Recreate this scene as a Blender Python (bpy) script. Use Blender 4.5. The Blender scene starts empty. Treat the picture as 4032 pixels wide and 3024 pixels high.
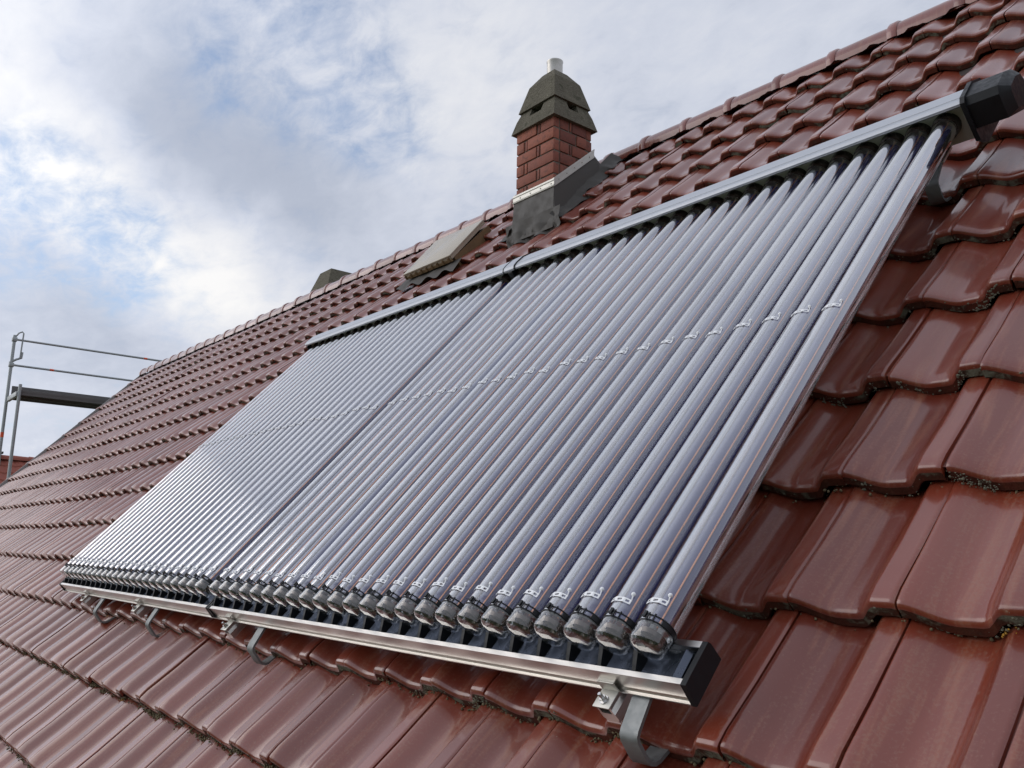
import bpy, bmesh, math, random
import numpy as np
from math import radians, sin, cos, pi
from mathutils import Matrix, Vector, Euler

random.seed(7)
rng = np.random.default_rng(7)
S = bpy.context.scene
COL = S.collection
PITCH = radians(46.5)

# ------------------------------------------------------------------ camera
cam_data = bpy.data.cameras.new('camera')
cam_data.lens = 30.63; cam_data.sensor_width = 36.0
cam_data.clip_start = 0.02; cam_data.clip_end = 3000
cam = bpy.data.objects.new('camera', cam_data); COL.objects.link(cam)
CAM = Vector((0.8151, -1.5150, 0.0614))
CX, CY, CZ = Vector((0.6375, 0.77022, 0.01856)), Vector((0.13485, -0.13527, 0.98159)), Vector((0.75855, -0.62326, -0.1901))
cam.matrix_world = Matrix(((CX.x, CY.x, CZ.x, CAM.x), (CX.y, CY.y, CZ.y, CAM.y), (CX.z, CY.z, CZ.z, CAM.z), (0, 0, 0, 1)))
S.camera = cam

# ------------------------------------------------------------------ sky, sun, exposure
S.view_settings.view_transform = 'Standard'
S.view_settings.look = 'None'
S.view_settings.exposure = 0.0
S.view_settings.gamma = 1.0
S.render.engine = 'CYCLES'
S.cycles.max_bounces = 7
S.cycles.transparent_max_bounces = 14
S.cycles.glossy_bounces = 3
S.cycles.use_denoising = True
SUN_DIR = Vector((-0.66, -0.62, 0.42)).normalized()

world = bpy.data.worlds.new('World'); S.world = world
world.use_nodes = True
wt = world.node_tree; wt.nodes.clear()


class NT:
    """small helper to write node trees"""
    def __init__(s, tree): s.t = tree
    def n(s, typ, **kw):
        nd = s.t.nodes.new(typ)
        for k, v in kw.items():
            if k == 'ins':
                for kk, vv in v.items(): s.set(nd, kk, vv)
            else: setattr(nd, k, v)
        return nd
    def set(s, nd, key, v):
        sock = nd.inputs[key]
        if isinstance(v, bpy.types.NodeSocket): s.t.links.new(v, sock)
        else: sock.default_value = v
    def math(s, op, a, b=0.5, c=None, clamp=False):
        nd = s.n('ShaderNodeMath', operation=op, use_clamp=clamp)
        s.set(nd, 0, a); s.set(nd, 1, b)
        if c is not None: s.set(nd, 2, c)
        return nd.outputs[0]
    def maprange(s, v, a, b, c=0.0, d=1.0, smooth=True):
        nd = s.n('ShaderNodeMapRange', interpolation_type='SMOOTHSTEP' if smooth else 'LINEAR')
        for i, x in enumerate((v, a, b, c, d)): s.set(nd, i, x)
        return nd.outputs[0]
    def mix(s, f, a, b, blend='MIX'):
        nd = s.n('ShaderNodeMix', data_type='RGBA', blend_type=blend)
        s.set(nd, 0, f); s.set(nd, 6, a); s.set(nd, 7, b)
        return nd.outputs[2]
    def noise(s, vec, scale, detail=4.0, rough=0.55, dist=0.0):
        nd = s.n('ShaderNodeTexNoise')
        if vec is not None: s.set(nd, 'Vector', vec)
        s.set(nd, 'Scale', scale); s.set(nd, 'Detail', detail); s.set(nd, 'Roughness', rough); s.set(nd, 'Distortion', dist)
        return nd.outputs['Fac']
    def mapping(s, vec, scale=(1, 1, 1), rot=(0, 0, 0), loc=(0, 0, 0)):
        nd = s.n('ShaderNodeMapping')
        s.set(nd, 0, vec); nd.inputs['Location'].default_value = loc
        nd.inputs['Rotation'].default_value = rot; nd.inputs['Scale'].default_value = scale
        return nd.outputs[0]


w = NT(wt)
HOLES = [((-0.769, 0.355, 0.532), 7, .8), ((-0.786, 0.387, 0.482), 5.5, .6), ((-0.768, 0.44, 0.464), 4, .5), ((-0.806, 0.324, 0.495), 5, .5), ((-0.808, 0.282, 0.517), 5, .45), ((-0.767, 0.46, 0.447), 3.5, .45),
         ((-0.93, 0.135, 0.342), 4.5, .8), ((-0.928, 0.175, 0.329), 4, .8), ((-0.927, 0.21, 0.311), 4.5, .9), ((-0.926, 0.239, 0.293), 4, .8), ((-0.943, 0.124, 0.309), 5, .8)]
BRIGHT = [((-0.89, 0.099, 0.444), 9, .8), ((-0.914, 0.132, 0.384), 6, .55), ((-0.915, 0.18, 0.361), 5, .55), ((-0.912, 0.222, 0.345), 5, .6), ((-0.91, 0.27, 0.316), 6, .8), ((-0.901, 0.324, 0.289), 6, .75), ((-0.883, 0.374, 0.284), 6, .6), ((-0.695, 0.522, 0.494), 7, .5)]
GREY = [((-0.896, 0.183, 0.405), 7, .6), ((-0.872, 0.222, 0.437), 8, .45), ((-0.872, 0.29, 0.395), 8, .7), ((-0.857, 0.356, 0.372), 7, .7), ((-0.843, 0.411, 0.347), 7, .6), ((-0.951, 0.189, 0.244), 7, .55), ((-0.937, 0.261, 0.231), 6, .4)]
tc = w.n('ShaderNodeTexCoord')
nrm = w.n('ShaderNodeVectorMath', operation='NORMALIZE'); w.set(nrm, 0, tc.outputs['Generated'])
D = nrm.outputs[0]
# warp the direction a little so that the cloud banks have ragged borders
wn = w.n('ShaderNodeTexNoise'); w.set(wn, 'Vector', D); w.set(wn, 'Scale', 9.0); w.set(wn, 'Detail', 5.0)
sub = w.n('ShaderNodeVectorMath', operation='SUBTRACT'); w.set(sub, 0, wn.outputs['Color']); sub.inputs[1].default_value = (.5, .5, .5)
scl = w.n('ShaderNodeVectorMath', operation='SCALE'); w.set(scl, 0, sub.outputs[0]); scl.inputs['Scale'].default_value = 0.07
add = w.n('ShaderNodeVectorMath', operation='ADD'); w.set(add, 0, D); w.set(add, 1, scl.outputs[0])
nw = w.n('ShaderNodeVectorMath', operation='NORMALIZE'); w.set(nw, 0, add.outputs[0])
DW = nw.outputs[0]


def blobs(lst):
    tot = None
    for d, r, k in lst:
        dv = Vector(d).normalized()
        nd = w.n('ShaderNodeVectorMath', operation='DOT_PRODUCT'); w.set(nd, 0, DW); nd.inputs[1].default_value = dv
        m = w.maprange(nd.outputs['Value'], cos(radians(r * 1.1)), 1.0, 0.0, k)
        tot = m if tot is None else w.math('ADD', tot, m)
    return tot


sep = w.n('ShaderNodeSeparateXYZ'); w.set(sep, 0, D)
zz = w.math('ADD', w.math('MAXIMUM', sep.outputs[2], 0.0), 0.22)
comb = w.n('ShaderNodeCombineXYZ'); w.set(comb, 0, w.math('DIVIDE', sep.outputs[0], zz)); w.set(comb, 1, w.math('DIVIDE', sep.outputs[1], zz))
P = w.mapping(comb.outputs[0], scale=(1.0, 1.5, 1.0), rot=(0, 0, 0.5))
n_big = w.noise(P, 1.3, 6.0, 0.52, 0.3)
n_fine = w.noise(P, 11.0, 7.0, 0.62, 0.3)
n_mid = w.noise(P, 3.6, 6.0, 0.55, 0.4)
dens = w.math('ADD', w.math('MULTIPLY', n_fine, 0.55), w.math('MULTIPLY', n_mid, 0.45))
holes = blobs(HOLES)
hole = w.math('MULTIPLY', w.math('MINIMUM', holes, 1.0), w.maprange(w.math('ADD', w.math('MULTIPLY', n_fine, 0.7), w.math('MULTIPLY', n_mid, 0.3)), 0.34, 0.66, 1.0, 0.0))
cover = w.math('SUBTRACT', 1.0, w.math('ADD', w.math('MULTIPLY', hole, 0.56), w.maprange(dens, 0.25, 0.5, 0.22, 0.0)), clamp=True)
lum = w.math('ADD', w.math('MULTIPLY', w.math('SUBTRACT', n_mid, 0.5), 0.2), w.math('MULTIPLY', w.math('SUBTRACT', n_fine, 0.5), 0.34))
lum = w.math('ADD', lum, w.math('MULTIPLY', w.math('SUBTRACT', n_big, 0.5), 0.35))
lum = w.math('ADD', lum, 0.58)
lum = w.math('ADD', lum, w.math('MULTIPLY', blobs(BRIGHT), 0.28))
lum = w.math('SUBTRACT', lum, w.math('MULTIPLY', blobs(GREY), 0.23), clamp=True)
ramp = w.n('ShaderNodeValToRGB'); w.set(ramp, 0, lum)
cr = ramp.color_ramp
cr.elements[0].position = 0.0; cr.elements[0].color = (2.6, 2.9, 3.6, 1)
cr.elements[1].position = 1.0; cr.elements[1].color = (6.1, 6.05, 6.05, 1)
e = cr.elements.new(0.3); e.color = (3.05, 3.35, 4.05, 1)
e = cr.elements.new(0.6); e.color = (4.15, 4.4, 5.05, 1)
sky = w.n('ShaderNodeTexSky', sky_type='NISHITA', sun_disc=False)
sky.sun_elevation = math.asin(SUN_DIR.z)
sky.sun_rotation = math.atan2(SUN_DIR.x, SUN_DIR.y)
sky.altitude = 200; sky.air_density = 1.0; sky.dust_density = 0.4
skyc = w.mix(1.0, sky.outputs[0], (1.0, 1.04, 1.10, 1), 'MULTIPLY')
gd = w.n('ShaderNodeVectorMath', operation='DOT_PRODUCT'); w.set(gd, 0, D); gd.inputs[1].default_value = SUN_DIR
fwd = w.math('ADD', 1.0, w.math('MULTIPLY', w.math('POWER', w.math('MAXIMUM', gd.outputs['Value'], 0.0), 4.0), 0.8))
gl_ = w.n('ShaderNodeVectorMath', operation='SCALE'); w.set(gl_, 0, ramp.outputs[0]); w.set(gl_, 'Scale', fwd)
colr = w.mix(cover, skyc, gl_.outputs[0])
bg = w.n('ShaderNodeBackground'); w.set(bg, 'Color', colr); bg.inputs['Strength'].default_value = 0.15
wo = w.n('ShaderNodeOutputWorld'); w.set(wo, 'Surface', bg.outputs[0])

sun_data = bpy.data.lights.new('sun', 'SUN')
sun_data.energy = 0.8; sun_data.angle = radians(50); sun_data.color = (1.0, 0.92, 0.82)
sun = bpy.data.objects.new('sun', sun_data); COL.objects.link(sun)
sun.rotation_euler = SUN_DIR.to_track_quat('Z', 'Y').to_euler()
sun.location = (-20, -20, 20)

# ------------------------------------------------------------------ materials


def new_mat(name):
    m = bpy.data.materials.new(name); m.use_nodes = True
    t = NT(m.node_tree)
    p = m.node_tree.nodes['Principled BSDF']
    return m, t, p


def simple(name, col, rough=0.5, metal=0.0, var=0.15, scale=30.0, bump=0.0, rvar=0.1, spec=0.5, stretch=(1, 1, 1)):
    m, t, p = new_mat(name)
    tcx = t.n('ShaderNodeTexCoord')
    vec = t.mapping(tcx.outputs['Object'], scale=stretch)
    n = t.noise(vec, scale, 5.0, 0.6)
    lo = tuple(c * (1 - var) for c in col) + (1,); hi = tuple(min(1, c * (1 + var)) for c in col) + (1,)
    t.set(p, 'Base Color', t.mix(n, lo, hi))
    t.set(p, 'Roughness', t.maprange(n, 0.3, 0.7, max(0.02, rough - rvar), min(1, rough + rvar)))
    p.inputs['Metallic'].default_value = metal
    p.inputs['Specular IOR Level'].default_value = spec
    if bump:
        b = t.n('ShaderNodeBump'); b.inputs['Strength'].default_value = bump; b.inputs['Distance'].default_value = 0.002
        t.set(b, 'Height', n); t.set(p, 'Normal', b.outputs[0])
    return m


def tile_material(name, nose=False):
    m, t, p = new_mat(name)
    tcx = t.n('ShaderNodeTexCoord'); geo = t.n('ShaderNodeNewGeometry'); oi = t.n('ShaderNodeObjectInfo')
    pos = geo.outputs['Position']
    rnd = t.math('FRACT', t.math('ADD', geo.outputs['Random Per Island'], oi.outputs['Random']))
    # position in the roof plane: rotate the slope flat so that streaks run down the slope
    flat = t.mapping(pos, rot=(-PITCH, 0, 0))
    streak = t.noise(t.mapping(flat, scale=(38, 2.6, 6)), 1.0, 5.0, 0.6, 0.4)
    blot = t.noise(t.mapping(flat, scale=(5, 3.2, 5)), 1.0, 5.0, 0.6)
    fine = t.noise(flat, 160.0, 4.0, 0.6)
    c1 = t.mix(rnd, (0.145, 0.025, 0.013, 1), (0.225, 0.042, 0.020, 1))
    c2 = t.mix(t.maprange(streak, 0.48, 0.82, 0, 0.85), c1, (0.29, 0.090, 0.042, 1))
    c3 = t.mix(t.maprange(blot, 0.52, 0.78, 0, 0.55), c2, (0.135, 0.032, 0.021, 1))
    dustm = t.maprange(t.math('MULTIPLY', fine, t.math('ADD', streak, 0.35)), 0.42, 0.62, 0, 0.35)
    c4 = t.mix(dustm, c3, (0.25, 0.125, 0.085, 1))
    # scattered pale lichen specks and bird marks
    vo = t.n('ShaderNodeTexVoronoi'); t.set(vo, 'Vector', flat); vo.inputs['Scale'].default_value = 26.0
    spk = t.math('MULTIPLY', t.maprange(t.math('ADD', vo.outputs['Distance'], t.math('MULTIPLY', fine, 0.12)), 0.10, 0.13, 1.0, 0.0), t.maprange(t.noise(flat, 7.0, 3.0), 0.55, 0.62))
    c4 = t.mix(t.math('MULTIPLY', spk, 0.55), c4, (0.30, 0.25, 0.18, 1))
    rough = t.math('ADD', t.maprange(blot, 0.3, 0.8, 0.28, 0.38), t.math('MULTIPLY', dustm, 0.5))
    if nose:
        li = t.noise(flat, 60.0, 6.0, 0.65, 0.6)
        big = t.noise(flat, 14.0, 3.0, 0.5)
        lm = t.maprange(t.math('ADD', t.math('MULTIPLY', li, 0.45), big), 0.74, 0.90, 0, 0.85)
        grime_shade = t.mix(big, (0.016, 0.011, 0.008, 1), (0.055, 0.028, 0.018, 1))  # dirt colour, darkened further to paint in the shadow under the nose
        c4 = t.mix(t.maprange(big, 0.35, 0.65, 0.6, 0.97), c4, grime_shade)
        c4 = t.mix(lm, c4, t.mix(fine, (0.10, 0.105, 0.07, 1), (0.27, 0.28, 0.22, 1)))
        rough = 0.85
    t.set(p, 'Base Color', c4)
    t.set(p, 'Roughness', rough)
    p.inputs['Specular IOR Level'].default_value = 0.6 if not nose else 0.2
    if not nose:
        t.set(p, 'Coat Weight', t.math('SUBTRACT', t.maprange(rnd, 0.0, 1.0, 0.5, 0.85, False), spk))
        t.set(p, 'Coat Roughness', t.math('ADD', t.math('ADD', t.maprange(blot, 0.3, 0.8, 0.035, 0.09), t.maprange(streak, 0.4, 0.8, 0.0, 0.07)), t.math('MULTIPLY', rnd, 0.05)))
        p.inputs['Coat IOR'].default_value = 1.5
    b = t.n('ShaderNodeBump'); b.inputs['Strength'].default_value = 0.25 if not nose else 0.45
    b.inputs['Distance'].default_value = 0.003 if not nose else 0.004
    wavy = t.noise(t.mapping(flat, scale=(16, 7, 16)), 1.0, 2.0, 0.4)
    t.set(b, 'Height', t.math('ADD', wavy, t.math('MULTIPLY', fine, 0.05)) if not nose else fine)
    t.set(p, 'Normal', b.outputs[0])
    return m


def glass_material(name, power, f0):
    m = bpy.data.materials.new(name); m.use_nodes = True
    t = NT(m.node_tree); m.node_tree.nodes.clear()
    out = t.n('ShaderNodeOutputMaterial')
    lw = t.n('ShaderNodeLayerWeight'); lw.inputs['Blend'].default_value = 0.5
    # thin wall: the same reflectance from inside and outside, both faces counted
    f1 = t.math('ADD', t.math('MULTIPLY', t.math('POWER', lw.outputs['Facing'], power), 1 - f0), f0)
    f2 = t.math('DIVIDE', t.math('MULTIPLY', f1, 2.0), t.math('ADD', f1, 1.0), clamp=True)
    geo = t.n('ShaderNodeNewGeometry')
    dust = t.maprange(t.noise(geo.outputs['Position'], 40.0, 5.0, 0.6), 0.35, 0.8, 0.0, 0.04)
    tr = t.n('ShaderNodeBsdfTransparent'); tr.inputs[0].default_value = (0.93, 0.945, 0.945, 1)
    gl = t.n('ShaderNodeBsdfGlossy'); gl.inputs['Roughness'].default_value = 0.015; gl.inputs[0].default_value = (1, 1, 1, 1)
    df = t.n('ShaderNodeBsdfDiffuse'); df.inputs[0].default_value = (0.55, 0.55, 0.55, 1)
    m1 = t.n('ShaderNodeMixShader'); t.set(m1, 0, dust); t.set(m1, 1, tr.outputs[0]); t.set(m1, 2, df.outputs[0])
    m2 = t.n('ShaderNodeMixShader'); t.set(m2, 0, f2); t.set(m2, 1, m1.outputs[0]); t.set(m2, 2, gl.outputs[0])
    t.set(out, 0, m2.outputs[0])
    return m


def absorber_material():
    """selective coating: dark blue face on, mirror-like towards grazing angles"""
    m = bpy.data.materials.new('absorber_coating'); m.use_nodes = True
    t = NT(m.node_tree); m.node_tree.nodes.clear()
    out = t.n('ShaderNodeOutputMaterial')
    tcx = t.n('ShaderNodeTexCoord'); oi = t.n('ShaderNodeObjectInfo')
    wv = t.n('ShaderNodeTexWave', wave_type='BANDS', bands_direction='Y', wave_profile='SIN')
    t.set(wv, 'Vector', tcx.outputs['Object']); wv.inputs['Scale'].default_value = 40.0; wv.inputs['Distortion'].default_value = 0.6
    n = t.noise(t.mapping(tcx.outputs['Object'], scale=(30, 3, 1)), 1.0, 3.0)
    b = t.n('ShaderNodeBump'); b.inputs['Strength'].default_value = 0.04; b.inputs['Distance'].default_value = 0.001
    t.set(b, 'Height', wv.outputs['Fac'])
    lw = t.n('ShaderNodeLayerWeight'); lw.inputs['Blend'].default_value = 0.5
    rnd = t.maprange(oi.outputs['Random'], 0.0, 1.0, 0.82, 1.12, False)
    fac = t.math('MULTIPLY', t.math('ADD', t.math('MULTIPLY', t.math('POWER', lw.outputs['Facing'], 2.8), 0.97), 0.03), rnd, clamp=True)
    gl = t.n('ShaderNodeBsdfGlossy'); t.set(gl, 'Roughness', t.maprange(n, 0.3, 0.7, 0.14, 0.24)); gl.inputs[0].default_value = (0.97, 0.97, 1.0, 1); t.set(gl, 'Normal', b.outputs[0])
    df = t.n('ShaderNodeBsdfDiffuse'); t.set(df, 0, t.mix(n, (0.032, 0.031, 0.115, 1), (0.048, 0.046, 0.13, 1))); t.set(df, 'Normal', b.outputs[0])
    m2 = t.n('ShaderNodeMixShader'); t.set(m2, 0, fac); t.set(m2, 1, df.outputs[0]); t.set(m2, 2, gl.outputs[0])
    t.set(out, 0, m2.outputs[0])
    return m


def concrete_material(name, base, lich):
    m, t, p = new_mat(name)
    geo = t.n('ShaderNodeNewGeometry')
    a = t.noise(geo.outputs['Position'], 9.0, 6.0, 0.65); b_ = t.noise(geo.outputs['Position'], 55.0, 5.0, 0.65)
    c = t.mix(a, tuple(x * 0.6 for x in base) + (1,), tuple(x * 1.25 for x in base) + (1,))
    c = t.mix(t.maprange(b_, 0.62, 0.70), c, lich + (1,))
    c = t.mix(t.maprange(t.noise(geo.outputs['Position'], 22.0, 5.0), 0.55, 0.7, 0, 0.6), c, (0.045, 0.05, 0.028, 1))
    t.set(p, 'Base Color', c); p.inputs['Roughness'].default_value = 0.92; p.inputs['Specular IOR Level'].default_value = 0.2
    bp_ = t.n('ShaderNodeBump'); bp_.inputs['Strength'].default_value = 1.0; bp_.inputs['Distance'].default_value = 0.014
    t.set(bp_, 'Height', t.math('ADD', a, b_)); t.set(p, 'Normal', bp_.outputs[0])
    return m


def brick_material():
    m, t, p = new_mat('chimney_brick')
    geo = t.n('ShaderNodeNewGeometry'); oi = t.n('ShaderNodeObjectInfo')
    c = t.mix(oi.outputs['Random'], (0.17, 0.052, 0.036, 1), (0.35, 0.115, 0.07, 1))
    n = t.noise(geo.outputs['Position'], 28.0, 6.0, 0.65)
    c = t.mix(t.maprange(n, 0.45, 0.75, 0, 0.75), c, (0.085, 0.042, 0.034, 1))
    c = t.mix(t.maprange(t.noise(geo.outputs['Position'], 75.0, 5.0, 0.7), 0.62, 0.74, 0, 0.5), c, (0.30, 0.24, 0.19, 1))
    t.set(p, 'Base Color', c); p.inputs['Roughness'].default_value = 0.8
    b = t.n('ShaderNodeBump'); b.inputs['Strength'].default_value = 0.5; b.inputs['Distance'].default_value = 0.003
    t.set(b, 'Height', t.noise(geo.outputs['Position'], 120.0, 4.0)); t.set(p, 'Normal', b.outputs[0])
    return m


M = dict(
    tile=tile_material('glazed_tile'), nose=tile_material('weathered_shaded_tile_edge', True),
    glass=glass_material('coated_tube_glass', 1.6, 0.03), tip=glass_material('clear_tip_glass', 3.4, 0.05), absorber=absorber_material(), brick=brick_material(),
    copper=simple('copper', (0.90, 0.42, 0.24), 0.32, 0.8, 0.1),
    casing=simple('header_casing', (0.46, 0.48, 0.52), 0.48, 0.35, 0.05, 20, 0.02, 0.04),
    black=simple('black_plastic', (0.010, 0.011, 0.013), 0.45, 0.0, 0.3, 60, 0.1, 0.1, 0.3),
    gasket=simple('rubber_gasket', (0.02, 0.018, 0.017), 0.3, 0.0, 0.3, 60, 0.1, 0.1),
    collar=simple('brown_collar', (0.028, 0.02, 0.016), 0.2, 0.0, 0.3, 50, 0.05, 0.06),
    panel=simple('header_panel', (0.50, 0.485, 0.42), 0.45, 0.1, 0.08, 30),
    alu=simple('bare_aluminium', (0.70, 0.67, 0.63), 0.34, 1.0, 0.04, 12, 0.0, 0.05),
    tray=simple('blue_black_tray', (0.10, 0.115, 0.15), 0.26, 0.6, 0.2, 30),
    white=simple('white_sheet_clip', (0.88, 0.88, 0.88), 0.5, 0.0, 0.03, 50),
    steel=simple('bright_steel', (0.62, 0.61, 0.60), 0.25, 1.0, 0.1, 60),
    zinc=simple('galvanised_steel', (0.235, 0.245, 0.245), 0.55, 0.7, 0.25, 45, 0.15, 0.1),
    scaff=simple('galvanised_scaffold', (0.34, 0.36, 0.36), 0.5, 0.6, 0.25, 25, 0.1, 0.1),
    orange=simple('orange_tape', (0.75, 0.09, 0.02), 0.5, 0.0, 0.1),
    deckp=simple('scaffold_plank', (0.13, 0.125, 0.122), 0.8, 0.0, 0.35, 14, 0.2, 0.1, 0.3, (1, 0.3, 1)),
    concrete=concrete_material('mossy_concrete', (0.155, 0.14, 0.105), (0.27, 0.26, 0.19)),
    mortar=simple('mortar', (0.17, 0.15, 0.125), 0.95, 0.0, 0.3, 80, 0.6, 0.03, 0.2),
    lead=simple('dark_flashing', (0.072, 0.066, 0.059), 0.62, 0.0, 0.35, 16, 0.3, 0.12, 0.35),
    strip=simple('flashing_strip', (0.52, 0.505, 0.46), 0.42, 0.6, 0.08, 40, 0.05, 0.06),
    flue=simple('flue_pipe', (0.52, 0.50, 0.46), 0.38, 0.8, 0.15, 30, 0.1),
    hatch=simple('aged_cream_plastic', (0.44, 0.385, 0.30), 0.30, 0.0, 0.16, 9, 0.05, 0.1),
    hframe=simple('hatch_frame', (0.20, 0.125, 0.06), 0.7, 0.0, 0.4, 18, 0.3),
    dark=simple('dark_inside', (0.012, 0.011, 0.01), 0.9, 0.0, 0.2),
    deck=simple('roofing_underlay', (0.04, 0.03, 0.027), 0.95, 0.0, 0.2),
    plaster=simple('plaster_wall', (0.58, 0.55, 0.48), 0.9, 0.0, 0.08, 12, 0.3),
    verge=simple('grey_verge_board', (0.33, 0.33, 0.32), 0.6, 0.1, 0.15),
    moss=simple('lichen_crust', (0.19, 0.19, 0.145), 0.95, 0.0, 0.5, 90, 0.3, 0.03, 0.15),
    mossd=simple('brown_moss', (0.17, 0.14, 0.085), 0.95, 0.0, 0.5, 70, 0.3, 0.03, 0.15),
    ylich=simple('orange_lichen', (0.42, 0.22, 0.03), 0.9, 0.0, 0.3, 120, 0.3),
    ntile=simple('matt_red_tile', (0.27, 0.075, 0.05), 0.75, 0.0, 0.3, 9, 0.2),
    lawn=simple('lawn', (0.05, 0.085, 0.028), 0.95, 0.0, 0.4, 2.0, 0.5),
    end=simple('brown_end_disc', (0.10, 0.078, 0.066), 0.20, 0.5, 0.45, 60),
    getter=simple('getter_mirror', (0.36, 0.355, 0.36), 0.42, 0.8, 0.45, 90),
)

# ------------------------------------------------------------------ mesh helpers


class MB:
    """collects shapes into one mesh"""
    def __init__(s): s.v = []; s.f = []; s.mi = []; s.m = 0
    def addv(s, pts):
        b = len(s.v); s.v.extend([tuple(p) for p in pts]); return b
    def face(s, idx): s.f.append(tuple(idx)); s.mi.append(s.m)
    def hexa(s, p):
        b = s.addv(p)
        for q in ((0, 3, 2, 1), (4, 5, 6, 7), (0, 1, 5, 4), (1, 2, 6, 5), (2, 3, 7, 6), (3, 0, 4, 7)):
            s.face([b + i for i in q])
    def box(s, x0, x1, y0, y1, z0, z1):
        s.hexa([(x0, y0, z0), (x1, y0, z0), (x1, y1, z0), (x0, y1, z0), (x0, y0, z1), (x1, y0, z1), (x1, y1, z1), (x0, y1, z1)])
        return s
    def cbox(s, x0, x1, y0, y1, z0, z1, c=0.003):
        """box with chamfered edges: three crossing chamfer loops"""
        X = [x0, x0 + c, x1 - c, x1]; Y = [y0, y0 + c, y1 - c, y1]; Z = [z0, z0 + c, z1 - c, z1]
        bm = bmesh.new(); bmesh.ops.create_cube(bm, size=1.0)
        bmesh.ops.scale(bm, vec=(x1 - x0, y1 - y0, z1 - z0), verts=bm.verts)
        bmesh.ops.translate(bm, vec=((x0 + x1) / 2, (y0 + y1) / 2, (z0 + z1) / 2), verts=bm.verts)
        bmesh.ops.bevel(bm, geom=list(bm.edges), offset=c, segments=2, affect='EDGES', profile=0.5)
        bm.verts.index_update()
        b = s.addv([v.co for v in bm.verts])
        for f in bm.faces: s.face([b + v.index for v in f.verts])
        bm.free(); return s
    def frustum(s, c0, h0, z0, c1, h1, z1):
        a = [(-1, -1), (1, -1), (1, 1), (-1, 1)]
        s.hexa([(c0[0] + i * h0[0], c0[1] + j * h0[1], z0) for i, j in a] + [(c1[0] + i * h1[0], c1[1] + j * h1[1], z1) for i, j in a])
        return s
    def prism(s, poly, a0, a1, axis='x'):
        """extrude a 2-D polygon along an axis; poly is (y,z) for x, (x,z) for y, (x,y) for z"""
        def pt(p, a):
            return {'x': (a, p[0], p[1]), 'y': (p[0], a, p[1]), 'z': (p[0], p[1], a)}[axis]
        n = len(poly); b = s.addv([pt(p, a0) for p in poly] + [pt(p, a1) for p in poly])
        s.face([b + i for i in range(n)][::-1]); s.face([b + n + i for i in range(n)])
        for i in range(n): s.face([b + i, b + (i + 1) % n, b + n + (i + 1) % n, b + n + i])
        return s
    def lathe(s, prof, segs=20, axis='y', c=(0, 0, 0), a0=0.0, a1=2 * pi):
        """prof = [(along, radius)]"""
        full = abs(a1 - a0 - 2 * pi) < 1e-6
        k = segs if full else segs + 1
        rings = []
        for al, r in prof:
            pts = []
            for i in range(k):
                t = a0 + (a1 - a0) * i / segs
                x, y = r * cos(t), r * sin(t)
                pts.append({'y': (c[0] + x, c[1] + al, c[2] + y), 'x': (c[0] + al, c[1] + x, c[2] + y), 'z': (c[0] + x, c[1] + y, c[2] + al)}[axis])
            rings.append(s.addv(pts))
        for a, b in zip(rings, rings[1:]):
            for i in range(segs):
                j = (i + 1) % k
                s.face([a + i, b + i, b + j, a + j] if axis == 'y' else [a + i, a + j, b + j, b + i])
        return s
    def tube(s, p, r, segs=8, caps=True):
        p = [Vector(q) for q in p]; rings = []
        r = r if isinstance(r, (list, tuple)) else [r] * len(p)
        up = None
        for i, q in enumerate(p):
            d = (p[min(i + 1, len(p) - 1)] - p[max(i - 1, 0)]).normalized()
            if up is None: up = d.orthogonal().normalized()
            up = (up - d * up.dot(d)).normalized(); sd = d.cross(up)
            rings.append(s.addv([q + up * r[i] * cos(2 * pi * k / segs) + sd * r[i] * sin(2 * pi * k / segs) for k in range(segs)]))
        for a, b in zip(rings, rings[1:]):
            for k in range(segs): s.face([a + k, a + (k + 1) % segs, b + (k + 1) % segs, b + k])
        if caps:
            s.face([rings[0] + k for k in range(segs)][::-1]); s.face([rings[-1] + k for k in range(segs)])
        return s
    def strip(s, path, x0, x1, th):
        """flat bar bent along a (y,z) path"""
        n = len(path); L = []; Rr = []
        for i in range(n):
            a = Vector(path[max(i - 1, 0)]); b = Vector(path[min(i + 1, n - 1)]); d = (b - a).normalized(); nn = Vector((-d.y, d.x)) * th / 2
            L.append(Vector(path[i]) + nn); Rr.append(Vector(path[i]) - nn)
        return s.prism([tuple(q) for q in L] + [tuple(q) for q in Rr[::-1]], x0, x1, 'x')
    def sphere(s, c, r, u=10, v=6, sc=(1, 1, 1)):
        prof = [(-r * cos(pi * i / v), max(1e-5, r * sin(pi * i / v))) for i in range(v + 1)]
        b0 = len(s.v); s.lathe(prof, u, 'y')
        for i in range(b0, len(s.v)):
            q = s.v[i]; s.v[i] = (c[0] + q[0] * sc[0], c[1] + q[1] * sc[1], c[2] + q[2] * sc[2])
        return s
    def mesh(s, name, mats, smooth=35):
        me = bpy.data.meshes.new(name); me.from_pydata(s.v, [], s.f); me.validate()
        for m in (mats if isinstance(mats, (list, tuple)) else [mats]): me.materials.append(m)
        if max(s.mi) > 0 and len(me.polygons) == len(s.mi): me.polygons.foreach_set('material_index', s.mi)
        bm = bmesh.new(); bm.from_mesh(me); bmesh.ops.recalc_face_normals(bm, faces=bm.faces); bm.to_mesh(me); bm.free()
        if smooth:
            me.shade_smooth(); me.set_sharp_from_angle(angle=radians(smooth))
        return me


def obj(name, me, parent=None, mat=None):
    o = bpy.data.objects.new(name, me); COL.objects.link(o)
    if parent is not None: o.parent = parent
    if mat is not None: o.matrix_local = mat
    return o


def T(x, y, z): return Matrix.Translation((x, y, z))


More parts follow.
